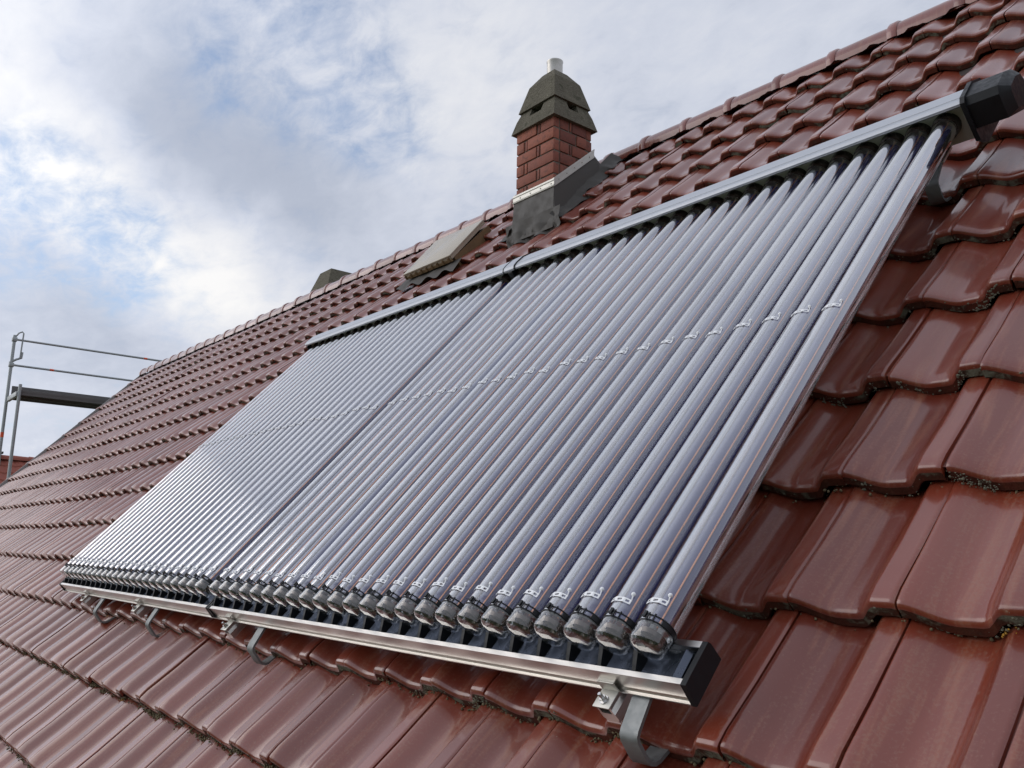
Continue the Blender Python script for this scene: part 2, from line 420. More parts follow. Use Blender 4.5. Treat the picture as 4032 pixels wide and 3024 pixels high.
def tag(o, label=None, cat=None, group=None, kind=None):
    for k, v in (('label', label), ('category', cat), ('group', group), ('kind', kind)):
        if v: o[k] = v
    return o


ROOF = Matrix.Rotation(PITCH, 4, 'X')          # roof frame: x along the ridge, y up the slope, z out of the roof


def roofpt(u, v, n): return ROOF @ Vector((u, v, n))


# ------------------------------------------------------------------ ground
GZ = -6.2
g = MB()
NG = 24
for i in range(NG + 1):
    for j in range(NG + 1):
        x = -1500 + 3000 * i / NG; y = -1500 + 3000 * j / NG
        g.addv([(x, y, GZ)])
for i in range(NG):
    for j in range(NG):
        a = i * (NG + 1) + j; g.face([a, a + NG + 1, a + NG + 2, a + 1])
tag(obj('ground', g.mesh('ground', M['lawn'], 0)), kind='structure')

# ------------------------------------------------------------------ the house and its roof
GAUGE, TW = 0.333, 0.2174
DV = {-3: -.015, -2: .004, -1: -.016, 0: -.016, 1: -.001, 2: .007, 3: .019, 4: .022, 5: .025, 6: .017, 7: .008, 8: -.015, 9: -.001, 10: -.011, 11: -.028}
C0, C1 = -63, 12                 # columns of tiles: verge on the far gable to beyond the camera
ROW0, ROW1 = -5, 11
VR = 3.99                        # ridge, measured up the slope
U_L, U_R = C0 * TW - TW + 0.05, C1 * TW + 0.05
V_EAVE = ROW0 * GAUGE - 0.02
apex = roofpt(0, VR, -0.02)
house = bpy.data.objects.new('tiled_house', None); COL.objects.link(house)
house.location = (-6, apex.y, GZ); house.empty_display_size = 1
tag(house, 'house with large glossy dark red tiled roof carrying both solar collectors', 'house')
HM = Matrix.Translation(house.location).inverted()
# roof deck: two slopes of boards under the tiles
yb, zb = apex.y, apex.z
d = MB()
th = 0.10
eave = roofpt(0, V_EAVE + 0.05, -0.115)
top = roofpt(0, VR, -0.115); top.y = yb
d.prism([(eave.y, eave.z), (top.y, top.z), (2 * yb - eave.y, eave.z), (2 * yb - eave.y, eave.z - th), (top.y, top.z - th * 1.4), (eave.y, eave.z - th)], U_L + 0.03, U_R, 'x')
roof = obj('roof', d.mesh('roof', M['deck'], 0), house, HM)
RM = HM.inverted() @ house.matrix_world.inverted() if False else None
# the roof part keeps world axes, so the tiles below it sit in the roof frame directly
TILE_FRAME = ROOF
wall = MB()
wall.box(U_L + 0.35, U_R - 0.3, eave.y + 0.45, 2 * yb - eave.y - 0.45, GZ - 0.05, eave.z + 0.25)
obj('wall', wall.mesh('wall', M['plaster'], 0), house, HM)
for uu in (U_L + 0.35, U_R - 0.55):
    gb = MB(); gb.prism([(eave.y + 0.47, eave.z + 0.2), (2 * yb - eave.y - 0.47, eave.z + 0.2), (yb, top.z - 0.2)], uu, uu + 0.2, 'x')
    obj('gable_wall', gb.mesh('gable_wall', M['plaster'], 0), house, HM)
# back slope: plain covering of the same tile colour, out of sight behind the ridge
bk = MB(); bk.prism([(top.y + 0.02, top.z + 0.045), (2 * yb - eave.y, eave.z + 0.075), (2 * yb - eave.y, eave.z + 0.02), (top.y + 0.02, top.z + 0.02)], U_L + 0.02, U_R, 'x')
obj('rear_tiling', bk.mesh('rear_tiling', M['tile'], 0), house, HM)


def tile_mesh(fine=True):
    """one interlocking tile: trough on the left, flat roll on the right, thick rounded nose"""
    wd = TW - 0.005
    xs = np.linspace(0, 1, 21) if fine else np.linspace(0, 1, 13)
    xs = np.unique(np.r_[xs, [0.02, 0.70, 0.745, 0.79, 0.965, 0.985]])
    def prof(x):
        dtr = 0.036
        if x < 0.42: t = x / 0.42; h = -dtr * (t * t * (3 - 2 * t)) ** 0.9
        elif x < 0.62: h = -dtr
        elif x < 0.80: t = (x - 0.62) / 0.18; h = -dtr * (1 - t * t * (3 - 2 * t))
        else: h = 0.0
        if x > 0.965: h -= 0.003 * ((x - 0.965) / 0.035) ** 2
        if x < 0.02: h -= 0.002
        return h
    H = np.array([prof(x) for x in xs])
    TH = 0.038
    L = GAUGE * 1.13
    # stations along the tile: (y, drop, squash of the profile)
    st = [(0.004, -TH, 1.0), (0.0, -TH + 0.004, 1.0), (0.0, -0.014, 1.0), (0.0, -0.010, 1.0), (0.0025, -0.004, 1.0), (0.007, -0.0008, 1.0), (0.014, 0.0, 1.0), (0.04, -0.001, 1.0), (0.16, -0.020, 0.97), (GAUGE, -0.0415, 0.95), (L, -0.047, 0.95)]
    mb = MB(); n = len(xs)
    for (y, dz, sq) in st:
        mb.addv([(x * wd, y, h * sq + dz) for x, h in zip(xs, H)])
    for a in range(len(st) - 1):
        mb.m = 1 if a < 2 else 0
        for i in range(n - 1):
            mb.face([a * n + i, a * n + i + 1, (a + 1) * n + i + 1, (a + 1) * n + i])
    mb.m = 0
    # side faces of the roll and of the left edge
    for col, sgn in ((0, 1), (n - 1, -1)):
        b = mb.addv([(xs[col] * wd, st[k][0], H[col] * st[k][2] + st[k][1] - 0.020) for k in range(2, len(st))])
        for k in range(2, len(st) - 1):
            mb.face([k * n + col, (k + 1) * n + col, b + k - 1, b + k - 2])
    # interlock flange that runs under the next tile
    b = mb.addv([(wd - 0.001, 0.012, -0.011), (wd + 0.022, 0.012, -0.014), (wd + 0.022, L, -0.062), (wd - 0.001, L, -0.060)])
    mb.face([b, b + 1, b + 2, b + 3])
    # underside of the nose
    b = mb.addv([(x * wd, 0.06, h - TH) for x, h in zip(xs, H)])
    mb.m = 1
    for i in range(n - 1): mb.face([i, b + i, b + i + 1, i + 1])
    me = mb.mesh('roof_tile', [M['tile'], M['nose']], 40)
    return me


TILE = tile_mesh()
TV = np.array([v.co[:] for v in TILE.vertices]); TF = [tuple(p.vertices) for p in TILE.polygons]; TMI = [p.material_index for p in TILE.polygons]


def project(p):
    q = p - CAM
    z = -q.dot(CZ)
    if z < 0.05: return None
    k = 30.63 / 36 * 1024
    return (512 + q.dot(CX) / z * k, 384 - q.dot(CY) / z * k)


def hidden(p):
    """is the point behind the collectors, as seen from the camera?"""
    a = ROOF.inverted() @ CAM; b = ROOF.inverted() @ p
    if b.z >= 0.14: return False
    t = (a.z - 0.14) / (a.z - b.z); q = a + (b - a) * t
    return -4.53 < q.x < -0.24 and -0.29 < q.y < 1.9


tiles = []
for r in range(ROW0, ROW1 + 1):
    du = 0.043 - 0.0088 * r
    for c in range(C0, C1 + 1):
        u = (c - 1) * TW + du; v = r * GAUGE + DV.get(r, -0.01)
        sag = 0.0035 * sin(u * 1.1 + r * 0.7) + 0.002 * sin(u * 2.9 + r * 1.9)
        # openings for the chimney and the hatch
        if u > -3.57 and u + TW < -3.17 and 3.04 < v < 3.40: continue
        pr = [project(roofpt(u + a * TW, v + b * GAUGE, -0.01)) for a, b in ((0, 0), (1, 0), (1, 1), (0, 1), (.5, .5))]
        area = 0.0
        if all(pr):
            area = 0.5 * abs(sum(pr[i][0] * pr[(i + 1) % 4][1] - pr[(i + 1) % 4][0] * pr[i][1] for i in range(4)))
            inside = sum(0 <= q[0] <= 1024 and 0 <= q[1] <= 768 for q in pr) / 5
            vis = sum(not hidden(roofpt(u + a * TW, v + b * GAUGE, -0.01)) for a, b in ((.1, .1), (.9, .1), (.9, .9), (.1, .9), (.5, .5))) / 5
            area *= inside * vis
        jit = (rng.normal(0, 0.0012), rng.normal(0, 0.0022), rng.normal(0, 0.0016), rng.normal(0, radians(0.35)), rng.normal(0, radians(0.45)))
        Lm = T(u + jit[0], v + jit[1] + sag, jit[2] + 0.4 * sag) @ Matrix.Rotation(jit[3], 4, 'Z') @ Matrix.Rotation(jit[4], 4, 'Y')
        tiles.append((area, r, c, u, v, Lm))
tiles.sort(key=lambda q: -q[0])
for area, r, c, u, v, Lm in tiles[:300]:
    obj('tile', TILE, roof, TILE_FRAME @ Lm)
mv = []; mf = []; mm = []
for area, r, c, u, v, Lm in tiles[300:]:
    A = np.array(TILE_FRAME @ Lm)
    b = len(mv) * len(TV)
    mv.append(TV @ A[:3, :3].T + A[:3, 3]); mf.extend([tuple(i + b for i in q) for q in TF]); mm.extend(TMI)
me = bpy.data.meshes.new('tile_field'); me.from_pydata(np.concatenate(mv).tolist(), [], mf)
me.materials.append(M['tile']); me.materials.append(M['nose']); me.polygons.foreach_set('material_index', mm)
me.shade_smooth(); me.set_sharp_from_angle(angle=radians(40))
tag(obj('tile_field', me, roof), kind='stuff')

# ridge tiles: tapered half barrels with a raised collar at the far end
RP = 0.352
ridge_c = apex.copy(); ridge_z = apex.z - 0.070; RR = 0.105
rt = MB()
prof = [(0.0, RR), (0.05, RR + 0.001), (0.26, RR - 0.002), (RP - 0.012, RR - 0.005), (RP + 0.03, RR - 0.006)]
rt.lathe(prof, 14, 'x', (0, 0, 0), radians(-8), radians(188))
rt.lathe([(-0.018, RR - 0.006), (-0.018, RR + 0.007), (-0.010, RR + 0.0115), (0.024, RR + 0.0115), (0.034, RR + 0.006), (0.036, RR)], 14, 'x', (0, 0, 0), radians(-8), radians(188))
rt.lathe([(-0.018, RR - 0.02), (-0.018, RR - 0.006)], 14, 'x', (0, 0, 0), radians(-8), radians(188))
RT = rt.mesh('ridge_tile', [M['tile'], M['nose']], 40)
k = 0
uu = U_L + 0.03
while uu < U_R:
    jy, jz = rng.normal(0, 0.003), rng.normal(0, 0.003)
    obj('ridge_tile', RT, roof, T(uu, yb + jy, ridge_z + jz - 0.0022 * (uu + 13.8)) @ Matrix.Rotation(rng.normal(0, radians(0.5)), 4, 'X'))
    uu += RP; k += 1
# crinkled sealing strip under the ridge tiles
sl = MB(); NS = 700
for i in range(NS + 1):
    x = U_L + 0.05 + (U_R - U_L - 0.1) * i / NS
    ph = 2 * pi * (x / TW)
    dz = 0.012 * sin(ph) + 0.004 * sin(ph * 3.1 + 1)
    a = roofpt(x, VR - 0.125, -0.03); b_ = roofpt(x, VR - 0.172 + 0.006 * sin(ph * 1.3), -0.014 + dz)
    sl.addv([a, b_])
for i in range(NS): sl.face([2 * i, 2 * i + 1, 2 * i + 3, 2 * i + 2])
tag(obj('ridge_seal', sl.mesh('ridge_seal', M['lead'], 60), roof))
# verge board on the far gable
vb = MB(); vb.box(U_L - 0.02, U_L + 0.012, V_EAVE, VR - 0.03, -0.20, -0.004)
obj('verge_board', vb.mesh('verge_board', M['verge'], 0), roof, ROOF)

# lichen crusts and moss cushions on the tile noses
ICO = []
bmi = bmesh.new(); bmesh.ops.create_icosphere(bmi, subdivisions=1, radius=1.0); bmi.verts.index_update()
IV = np.array([v.co[:] for v in bmi.verts]); IF = np.array([[v.index for v in f.verts] for f in bmi.faces]); bmi.free()


def tile_prof(x):
    if x < 0.42: t = x / 0.42; return -0.036 * (t * t * (3 - 2 * t))
    if x < 0.62: return -0.036
    if x < 0.80: t = (x - 0.62) / 0.18; return -0.036 * (1 - t * t * (3 - 2 * t))
    return 0.0


def crusts(name, mat, centres, radii, flat):
    V_ = []; F_ = []
    for i, (cc, rr) in enumerate(zip(centres, radii)):
        q = IV * (1 + rng.normal(0, 0.22, (len(IV), 1))) * rr
        q[:, 1] *= flat
        V_.append(q + cc); F_.append(IF + i * len(IV))
    V_ = np.concatenate(V_); F_ = np.concatenate(F_)
    me = bpy.data.meshes.new(name); me.from_pydata(V_.tolist(), [], F_.tolist()); me.materials.append(mat); me.shade_smooth()
    o = obj(name, me, roof, ROOF); tag(o, kind='stuff'); return o


cl, rl, cm, rm_, cy, ry = [], [], [], [], [], []
for area, r, c, u, v, Lm in tiles:
    if area < 6: continue
    # the lower courses and the ones nearest the eaves carry most growth
    amount = {-4: 1.0, -3: 1.0, -2: 1.0, -1: .75, 0: .6, 1: .55, 2: .5, 3: .4, 4: .25}.get(r, .08)
    near = min(1.0, area / 900)
    nl = int((10 + 90 * near) * amount * rng.uniform(0.5, 1.4))
    cx = rng.uniform(0, 1, 4); nl = int(nl * rng.choice([0.1, 0.4, 1.0, 1.6])); ck = rng.uniform(0, 1, 2)
    for k in range(nl):
        x = float(np.clip(rng.choice(cx) + rng.normal(0, 0.05), 0, 1)) if rng.random() < .85 else rng.uniform(0, 1)
        z = tile_prof(x) - 0.038 + 0.030 * rng.random() ** 1.4
        cl.append((u + x * TW, v - 0.001, z + 0.001)); rl.append(rng.choice([0.0009, 0.0014, 0.002, 0.0034]) * rng.uniform(0.8, 1.2))
    if r <= 1:
        nm = int((18 + 150 * near) * {-1: .30, 0: .06, 1: .05}.get(r, 1.0) * rng.choice([0.15, 0.6, 1.0, 1.5]))
        for k in range(nm):
            x = float(np.clip(rng.choice(ck) + rng.normal(0, 0.13), 0, 1)) if rng.random() < .6 else rng.uniform(0, 1)
            cm.append((u + x * TW, v + rng.normal(0.0, 0.005) - 0.003, tile_prof(x) - 0.040 + rng.uniform(-0.005, 0.012))); rm_.append(rng.uniform(0.0012, 0.0040))
    if rng.random() < 0.10 and area > 200:
        x0 = rng.uniform(0.1, 0.9)
        for k in range(9):
            x = x0 + rng.normal(0, 0.03); cy.append((u + x * TW, v - 0.006 + rng.normal(0, .004), tile_prof(x) - 0.0415)); ry.append(rng.uniform(0.001, 0.003))
crusts('lichen', M['moss'], cl, rl, 0.28)
crusts('moss', M['mossd'], cm, rm_, 1.0)
crusts('orange_lichen', M['ylich'], cy, ry, 1.0)

# ------------------------------------------------------------------ solar collectors
NT_, SP = 24, 0.0884
R_T = 0.036; N_AX = 0.142
V_END, V_TOP = -0.280, 1.800
TL = V_TOP - V_END


def tube_meshes():
    ms = {}
    g = MB()
    rr = R_T
    prof = [(0.0005, 0.0005), (0.0005, 0.014), (0.0007, 0.024), (0.0022, 0.0300), (0.0055, 0.0342), (0.0105, rr), (0.043, rr)] + [(TL * t, rr) for t in (0.1, 0.25, 0.5, 0.75, 0.9)] + [(TL - 0.03, rr), (TL, rr)]
    g.lathe(prof, 28, 'y')
    g.mi = [1 if k < 28 * 6 else 0 for k in range(len(g.f))]
    ms['tube'] = g.mesh('tube', [M['glass'], M['tip']], 60)
    # absorber: arched selectively coated sheet with the heat pipe showing on its flank
    a = MB(); ax, az = 0.0285, 0.0185
    angs = [radians(176 - 172 * k / 18) for k in range(19)]
    xs = [ax * cos(t) for t in angs]; zs = [az * sin(t) - 0.002 for t in angs]
    ny = 6
    y0, y1 = 0.052, TL - 0.035
    for j in range(ny + 1):
        y = y0 + (y1 - y0) * j / ny
        a.addv([(x, y, z) for x, z in zip(xs, zs)]); a.addv([(x * .97, y, z - 0.0008) for x, z in zip(xs, zs)])
    n = len(xs)
    for j in range(ny):
        b0, b1 = j * 2 * n, (j + 1) * 2 * n
        for i in range(n - 1):
            a.face([b0 + i, b0 + i + 1, b1 + i + 1, b1 + i]); a.face([b0 + n + i + 1, b0 + n + i, b1 + n + i, b1 + n + i + 1])
        a.face([b0 + n, b0, b1, b1 + n]); a.face([b0 + n - 1, b0 + 2 * n - 1, b1 + 2 * n - 1, b1 + n - 1])
    ms['absorber'] = a.mesh('absorber', M['absorber'], 60)
    tp = radians(52); hp = (ax * cos(tp) + .0008, az * sin(tp) - 0.002 + .0010)
    c = MB(); c.tube([(hp[0], y0 - 0.014, hp[1]), (hp[0], TL * .5, hp[1]), (hp[0], y1 + 0.02, hp[1])], 0.0018, 8); ms['heat_pipe'] = c.mesh('heat_pipe', M['copper'])
    # inner end: silvery getter ring behind a brown disc with stamped rings
    gt = MB()
    gt.lathe([(0.037, 0.0315), (0.038, 0.0335), (0.041, 0.0335), (0.042, 0.0315)], 24, 'y'); ms['getter_ring'] = gt.mesh('getter_ring', M['getter'])
    e = MB()
    e.lathe([(0.024, 0.0005), (0.025, 0.006), (0.019, 0.009), (0.023, 0.013), (0.019, 0.017), (0.023, 0.021), (0.021, 0.0265), (0.029, 0.0305)], 22, 'y')
    e.tube([(-0.014, 0.016, -0.006), (-0.004, 0.009, 0.003), (0.010, 0.015, -0.004)], 0.0022, 6)
    ms['end_disc'] = e.mesh('end_disc', M['end'])
    # black strap round the tube with a buckle
    s = MB()
    for al in (0.040, 0.051):
        s.lathe([(al, rr + 0.0004), (al - 0.0017, rr + 0.0013), (al, rr + 0.0025), (al + 0.0017, rr + 0.0013), (al, rr + 0.0004)], 26, 'y')
    s.lathe([(0.041, rr + 0.0016), (0.050, rr + 0.0016)], 26, 'y', (0, 0, 0), radians(-120), radians(35))
    for t0 in (60, 78):
        t = radians(t0); s.tube([((rr + 0.003) * cos(t), 0.038, (rr + 0.003) * sin(t)), ((rr + 0.003) * cos(t), 0.054, (rr + 0.003) * sin(t))], 0.0018, 6)
    s.box(-0.003, 0.003, 0.043, 0.056, rr + 0.001, rr + 0.0055)
    ms['strap'] = s.mesh('strap', M['black'])
    # perforated white clip inside the glass
    cl_ = MB()
    def holes(x0, z0, x1, z1, nh, w_=0.0105):
        d_ = Vector((x1 - x0, z1 - z0)); L_ = d_.length; e_ = d_ / L_
        cell = L_ / nh
        for k3 in range(nh):
            a0, a1 = k3 * cell, (k3 + 1) * cell
            h0, h1 = a0 + cell * 0.24, a1 - cell * 0.24
            for (s0, s1, q0, q1) in ((a0, h0, 0, w_), (h1, a1, 0, w_), (h0, h1, 0, w_ * .26), (h0, h1, w_ * .74, w_)):
                p0, p1 = Vector((x0, z0)) + e_ * s0, Vector((x0, z0)) + e_ * s1
                cl_.hexa([(p0.x, q0, p0.y), (p1.x, q0, p1.y), (p1.x, q1, p1.y), (p0.x, q1, p0.y), (p0.x, q0, p0.y + .0007), (p1.x, q0, p1.y + .0007), (p1.x, q1, p1.y + .0007), (p0.x, q1, p0.y + .0007)])
    holes(-0.0255, 0.0295, -0.0105, 0.0372, 1); holes(-0.0105, 0.0372, 0.0105, 0.0372, 1); holes(0.0105, 0.0372, 0.0245, 0.0300, 1)
    cl_.tube([(0.0235, 0.008, 0.0300), (0.0245, 0.016, 0.0335), (0.0235, 0.020, 0.0335)], 0.0014, 6)
    cl_.sphere((0.0225, 0.022, 0.0335), 0.0046, 10, 6)
    ms['clip'] = cl_.mesh('clip', M['white'])
    k4 = MB()
    k4.lathe([(TL - 0.028, rr + 0.0008), (TL - 0.030, rr + 0.004), (TL - 0.022, rr + 0.0045), (TL - 0.006, rr + 0.0045), (TL - 0.001, rr + 0.0065), (TL + 0.0055, rr + 0.0065)], 26, 'y')
    ms['collar'] = k4.mesh('collar', M['collar'])
    return ms


TM = tube_meshes()
# part meshes shared by both collectors, local origin at the right-hand end of the tray
WID = NT_ * SP
X_R = 0.078                                     # casing end to first tube axis


def collector(name, u_first, label, end_box):
    """u_first: axis of the tube nearest the camera"""
    e = bpy.data.objects.new(name, None); COL.objects.link(e); e.empty_display_size = 0.2
    e.matrix_world = ROOF @ T(u_first, V_END, 0.0)
    tag(e, label, 'solar collector', 'tube collectors on the roof')
    for i in range(NT_):
        t = obj('tube', TM['tube'], e, T(-i * SP, 0, N_AX) @ Matrix.Rotation(rng.normal(0, radians(0.06)), 4, 'Z'))
        rot = Matrix.Rotation(rng.normal(0, radians(4.0)), 4, 'Y')
        obj('absorber', TM['absorber'], t, rot); obj('heat_pipe', TM['heat_pipe'], t, rot)
        obj('getter_ring', TM['getter_ring'], t); obj('end_disc', TM['end_disc'], t, Matrix.Rotation(rng.uniform(-.4, .4), 4, 'Y'))
        obj('strap', TM['strap'], t, Matrix.Rotation(rng.normal(0, radians(5)), 4, 'Y'))
        obj('clip', TM['clip'], t, T(0, 0.078 + rng.normal(0, .003), 0) @ Matrix.Rotation(rng.normal(0, radians(3)), 4, 'Z'))
        obj('clip', TM['clip'], t, T(0, 1.03 + rng.normal(0, .006), 0) @ Matrix.Rotation(rng.normal(0, radians(3)), 4, 'Z'))
        obj('collar', TM['collar'], t)
    xr, xl = X_R, -(NT_ - 1) * SP - 0.072
    # header: casing, panel behind the collars, rubber gasket under the lip, end pieces
    o = V_END
    hc = MB()
    y = lambda v: v - o
    outer = [(1.770, .198), (1.768, .207), (1.777, .214), (1.80, .217), (1.855, .215), (1.90, .203), (1.93, .168), (1.935, .05)]
    inner = [(1.930, .05), (1.925, .166), (1.897, .198), (1.853, .210), (1.80, .212), (1.779, .209), (1.774, .205), (1.776, .198)]
    hc.prism([(y(a), b) for a, b in outer + inner], xl, xr, 'x')
    # rolled seams along the top of the casing
    hc.tube([(xl, y(1.795), .2165), (xr, y(1.795), .2165)], 0.0018, 6); hc.tube([(xl, y(1.771), .2005), (xr, y(1.771), .2005)], 0.0022, 6)
    hd = obj('header', hc.mesh('header', M['casing'], 25), e)
    pn = MB(); pn.box(xl + .004, xr - .004, y(1.806), y(1.915), 0.072, 0.197); obj('header_panel', pn.mesh('header_panel', M['panel'], 0), hd)
    gk = MB(); gk.prism([(y(1.777), .1935), (y(1.777), .203), (y(1.8055), .206), (y(1.8055), .1935)], xl + .002, xr - .002, 'x'); obj('gasket', gk.mesh('gasket', M['gasket'], 0), hd)
    if end_box:
        c = MB()
        c.prism([(y(1.745), .085), (y(1.742), .215), (y(1.76), .228), (y(1.86), .232), (y(1.93), .21), (y(1.95), .16), (y(1.95), .05), (y(1.80), .05)], xr, xr + .014, 'x')
        pr_ = [(1.752, .120), (1.750, .200), (1.765, .222), (1.85, .226), (1.915, .206), (1.94, .15), (1.94, .085), (1.90, .075)]
        n = len(pr_)
        b0 = c.addv([(xr + .014, y(a), b) for a, b in pr_]); b1 = c.addv([(xr + .105, y(a), b) for a, b in pr_]); b2 = c.addv([(xr + .13, y(1.845 + (a - 1.845) * .72), .15 + (b - .15) * .68) for a, b in pr_])
        for p, q in ((b0, b1), (b1, b2)):
            for i in range(n): c.face([p + i, p + (i + 1) % n, q + (i + 1) % n, q + i])
        c.face([b2 + i for i in range(n)])
        obj('end_box', c.mesh('end_box', M['black'], 25), hd)
    else:
        c = MB(); c.prism([(y(1.755), .125), (y(1.760), .195), (y(1.78), .208), (y(1.855), .208), (y(1.905), .204), (y(1.94), .16), (y(1.94), .06), (y(1.80), .06)], xr - .002, xr + .028, 'x')
        obj('coupling', c.mesh('coupling', M['black'], 25), hd)
        c = MB(); c.prism([(y(1.765), .199), (y(1.764), .209), (y(1.776), .218), (y(1.80), .221), (y(1.857), .219), (y(1.905), .2065), (y(1.935), .17)], xr - .03, xr + .05, 'x')
        obj('cover_sleeve', c.mesh('cover_sleeve', M['casing'], 25), hd)
        for xx in (xr - .034, xr + .049):
            c = MB(); c.prism([(y(1.763), .197), (y(1.762), .210), (y(1.775), .220), (y(1.80), .2232), (y(1.857), .2212), (y(1.906), .208), (y(1.937), .17)], xx, xx + .005, 'x')
            obj('seal_ring', c.mesh('seal_ring', M['gasket'], 25), hd)
    c = MB(); c.prism([(y(1.770), .12), (y(1.77), .188), (y(1.80), .2), (y(1.855), .2), (y(1.9), .19), (y(1.925), .16), (y(1.925), .055), (y(1.80), .055)], xl - .006, xl + .001, 'x')
    obj('end_plate', c.mesh('end_plate', M['black'], 25), hd)
    # bottom tray: aluminium channel with a rolled front lip
    ch = MB()
    ch.prism([(y(-.322), .064), (y(-.316), .064), (y(-.3135), .070), (y(-.3135), .106), (y(-.302), .106), (y(-.302), .1035), (y(-.311), .1035), (y(-.311), .073), (y(-.223), .073), (y(-.223), .1035), (y(-.234), .1035), (y(-.234), .106), (y(-.2205), .106), (y(-.2205), .066), (y(-.31), .066), (y(-.3145), .061), (y(-.322), .061)], xl, xr, 'x')
    tr = obj('bottom_tray', ch.mesh('bottom_tray', M['alu'], 20), e)
    li = MB(); li.box(xl + .012, xr - .022, y(-.3105), y(-.2235), .0735, .0765)
    # shaped insert: shallow saddles below each tube
    pts = []
    nn = NT_ * 8
    for i in range(nn + 1):
        x = xr - .022 - (xr - .022 - xl - .012) * i / nn
        ph = ((x) / SP) % 1.0; dd = min(ph, 1 - ph)
        pts.append((x, .0785 + .020 * (2 * dd) ** 2))
    b = li.addv([(x, y(-.309), z) for x, z in pts] + [(x, y(-.236), z + .002) for x, z in pts])
    for i in range(nn): li.face([b + i, b + i + 1, b + nn + 2 + i, b + nn + 1 + i])
    obj('tray_insert', li.mesh('tray_insert', M['tray'], 40), tr)
    for x0, x1 in ((xr, xr + .012), (xl - .012, xl)):
        c = MB(); c.prism([(y(-.322), .0595), (y(-.3155), .1075), (y(-.30), .108), (y(-.2215), .108), (y(-.2185), .10), (y(-.2195), .060)], x0, x1, 'x'); obj('end_cap', c.mesh('end_cap', M['black'], 25), tr)
    h = MB()
    h.hexa([(-.0045, y(-.3105), .0965), (.0045, y(-.3105), .0965), (.0055, y(-.262), .079), (-.0055, y(-.262), .079), (-.0045, y(-.3005), .1045), (.0045, y(-.3005), .1045), (.0055, y(-.268), .1255), (-.0055, y(-.268), .1255)])
    h.box(-.0025, .0025, y(-.3122), y(-.3106), .085, .1045)
    hm = h.mesh('tube_holder', M['black'], 25)
    for i in range(NT_): obj('tube_holder', hm, tr, T(-i * SP - SP * .5 + .004, 0, 0))
    return e


collector('solar_collector', -0.280, 'nearer tube collector on the roof, beside the black box on its header', True)
collector('solar_collector', -2.455, 'farther tube collector on the roof, reaching towards the scaffold', False)

# ------------------------------------------------------------------ mounting rails and roof hooks
rail_labels = ['ribbed aluminium rail end with bolted clamp plate, below the nearest collector corner', 'ribbed aluminium rail end under the nearer collector, beside the gap between both collectors',
               'ribbed aluminium rail end under the middle of the farther collector', 'ribbed aluminium rail end under the far end of the farther collector']
hook_labels = ['grey steel roof hook curling under a tile at the nearest collector corner', 'grey steel roof hook below the nearer collector, by the gap between both collectors',
               'grey steel roof hook below the middle of the farther collector', 'grey steel roof hook below the far end of the farther collector']


def rail_meshes():
    a = MB()
    # hollow C section with ribs on the flanks, extruded up the slope
    sec = [(-.020, .064), (-.020, .059), (-.018, .058), (-.020, .0565), (-.018, .0545), (-.020, .0525), (-.018, .0505), (-.020, .0485), (-.018, .0465), (-.020, .0445), (-.020, .030), (-.0165, .027), (-.0165, .021), (.0165, .021), (.0165, .027), (.020, .030), (.020, .0445), (.018, .0465), (.020, .0485), (.018, .0505), (.020, .0525), (.018, .0545), (.020, .0565), (.018, .058), (.020, .059), (.020, .064), (.007, .064), (.007, .060), (.013, .058), (.013, .045), (-.013, .045), (-.013, .058), (-.007, .060), (-.007, .064)]
    a.prism(sec, 0.0, 2.0, 'y')
    c = MB()
    c.cbox(-.0215, .0215, -.004, .036, .0645, .0675, .0006)
    c.cbox(-.0215, .0215, .0355, .0385, .0645, .089, .0006)
    c.box(-.0215, .0215, .0387, .0475, .0862, .0888)
    b = MB()
    b.lathe([(.0677, .0095), (.0700, .0095), (.0700, .006)], 14, 'z', (0, .012, 0))
    b.lathe([(.0700, .0001), (.0700, .0072), (.0765, .0072), (.0765, .001)], 6, 'z', (0, .012, 0))
    b.lathe([(.0765, .0042), (.086, .0042), (.087, .0034), (.087, .0001)], 10, 'z', (0, .012, 0))
    return a.mesh('profile', M['alu'], 20), c.mesh('clamp_plate', M['strip'], 25), b.mesh('bolt', M['steel'], 25)


RAM, CLM, BOM = rail_meshes()
for u, lab in zip((-.392, -2.215, -3.235, -4.085), rail_labels):
    e = bpy.data.objects.new('mounting_rail', None); COL.objects.link(e); e.matrix_world = ROOF @ T(u, -.358, -0.003)
    tag(e, lab, 'rail', 'collector mounting rails')
    obj('profile', RAM, e); obj('clamp_plate', CLM, e); obj('bolt', BOM, e)


def hook_mesh():
    pts = [(.16, .056), (.06, .056), (.045, .053), (-.028, .037), (-.037, .033), (-.042, .025), (-.0490, -.014), (-.0485, -.025), (-.042, -.035), (-.032, -.041), (.03, -.058), (.10, -.062)]
    h = MB(); h.strip(pts, -.0215, .0215, .0075)
    p = MB(); p.cbox(-.028, .026, .045, .15, .0505, .0575, .001)
    return h.mesh('hook_bar', M['zinc'], 50), p.mesh('hook_plate', M['alu'], 30)


HKM, HPM = hook_mesh()
hk = [(-.324, -.350), (-1.985, -.350), (-3.03, -.350), (-3.83, -.350), (-.335, 1.692)]
for (u, v), lab in zip(hk, hook_labels + ['grey steel roof hook beneath the header, below the black box']):
    e = bpy.data.objects.new('roof_hook', None); COL.objects.link(e); e.matrix_world = ROOF @ T(u, v, 0)
    tag(e, lab, 'hook', 'steel roof hooks')
    obj('hook_bar', HKM, e); obj('hook_plate', HPM, e)

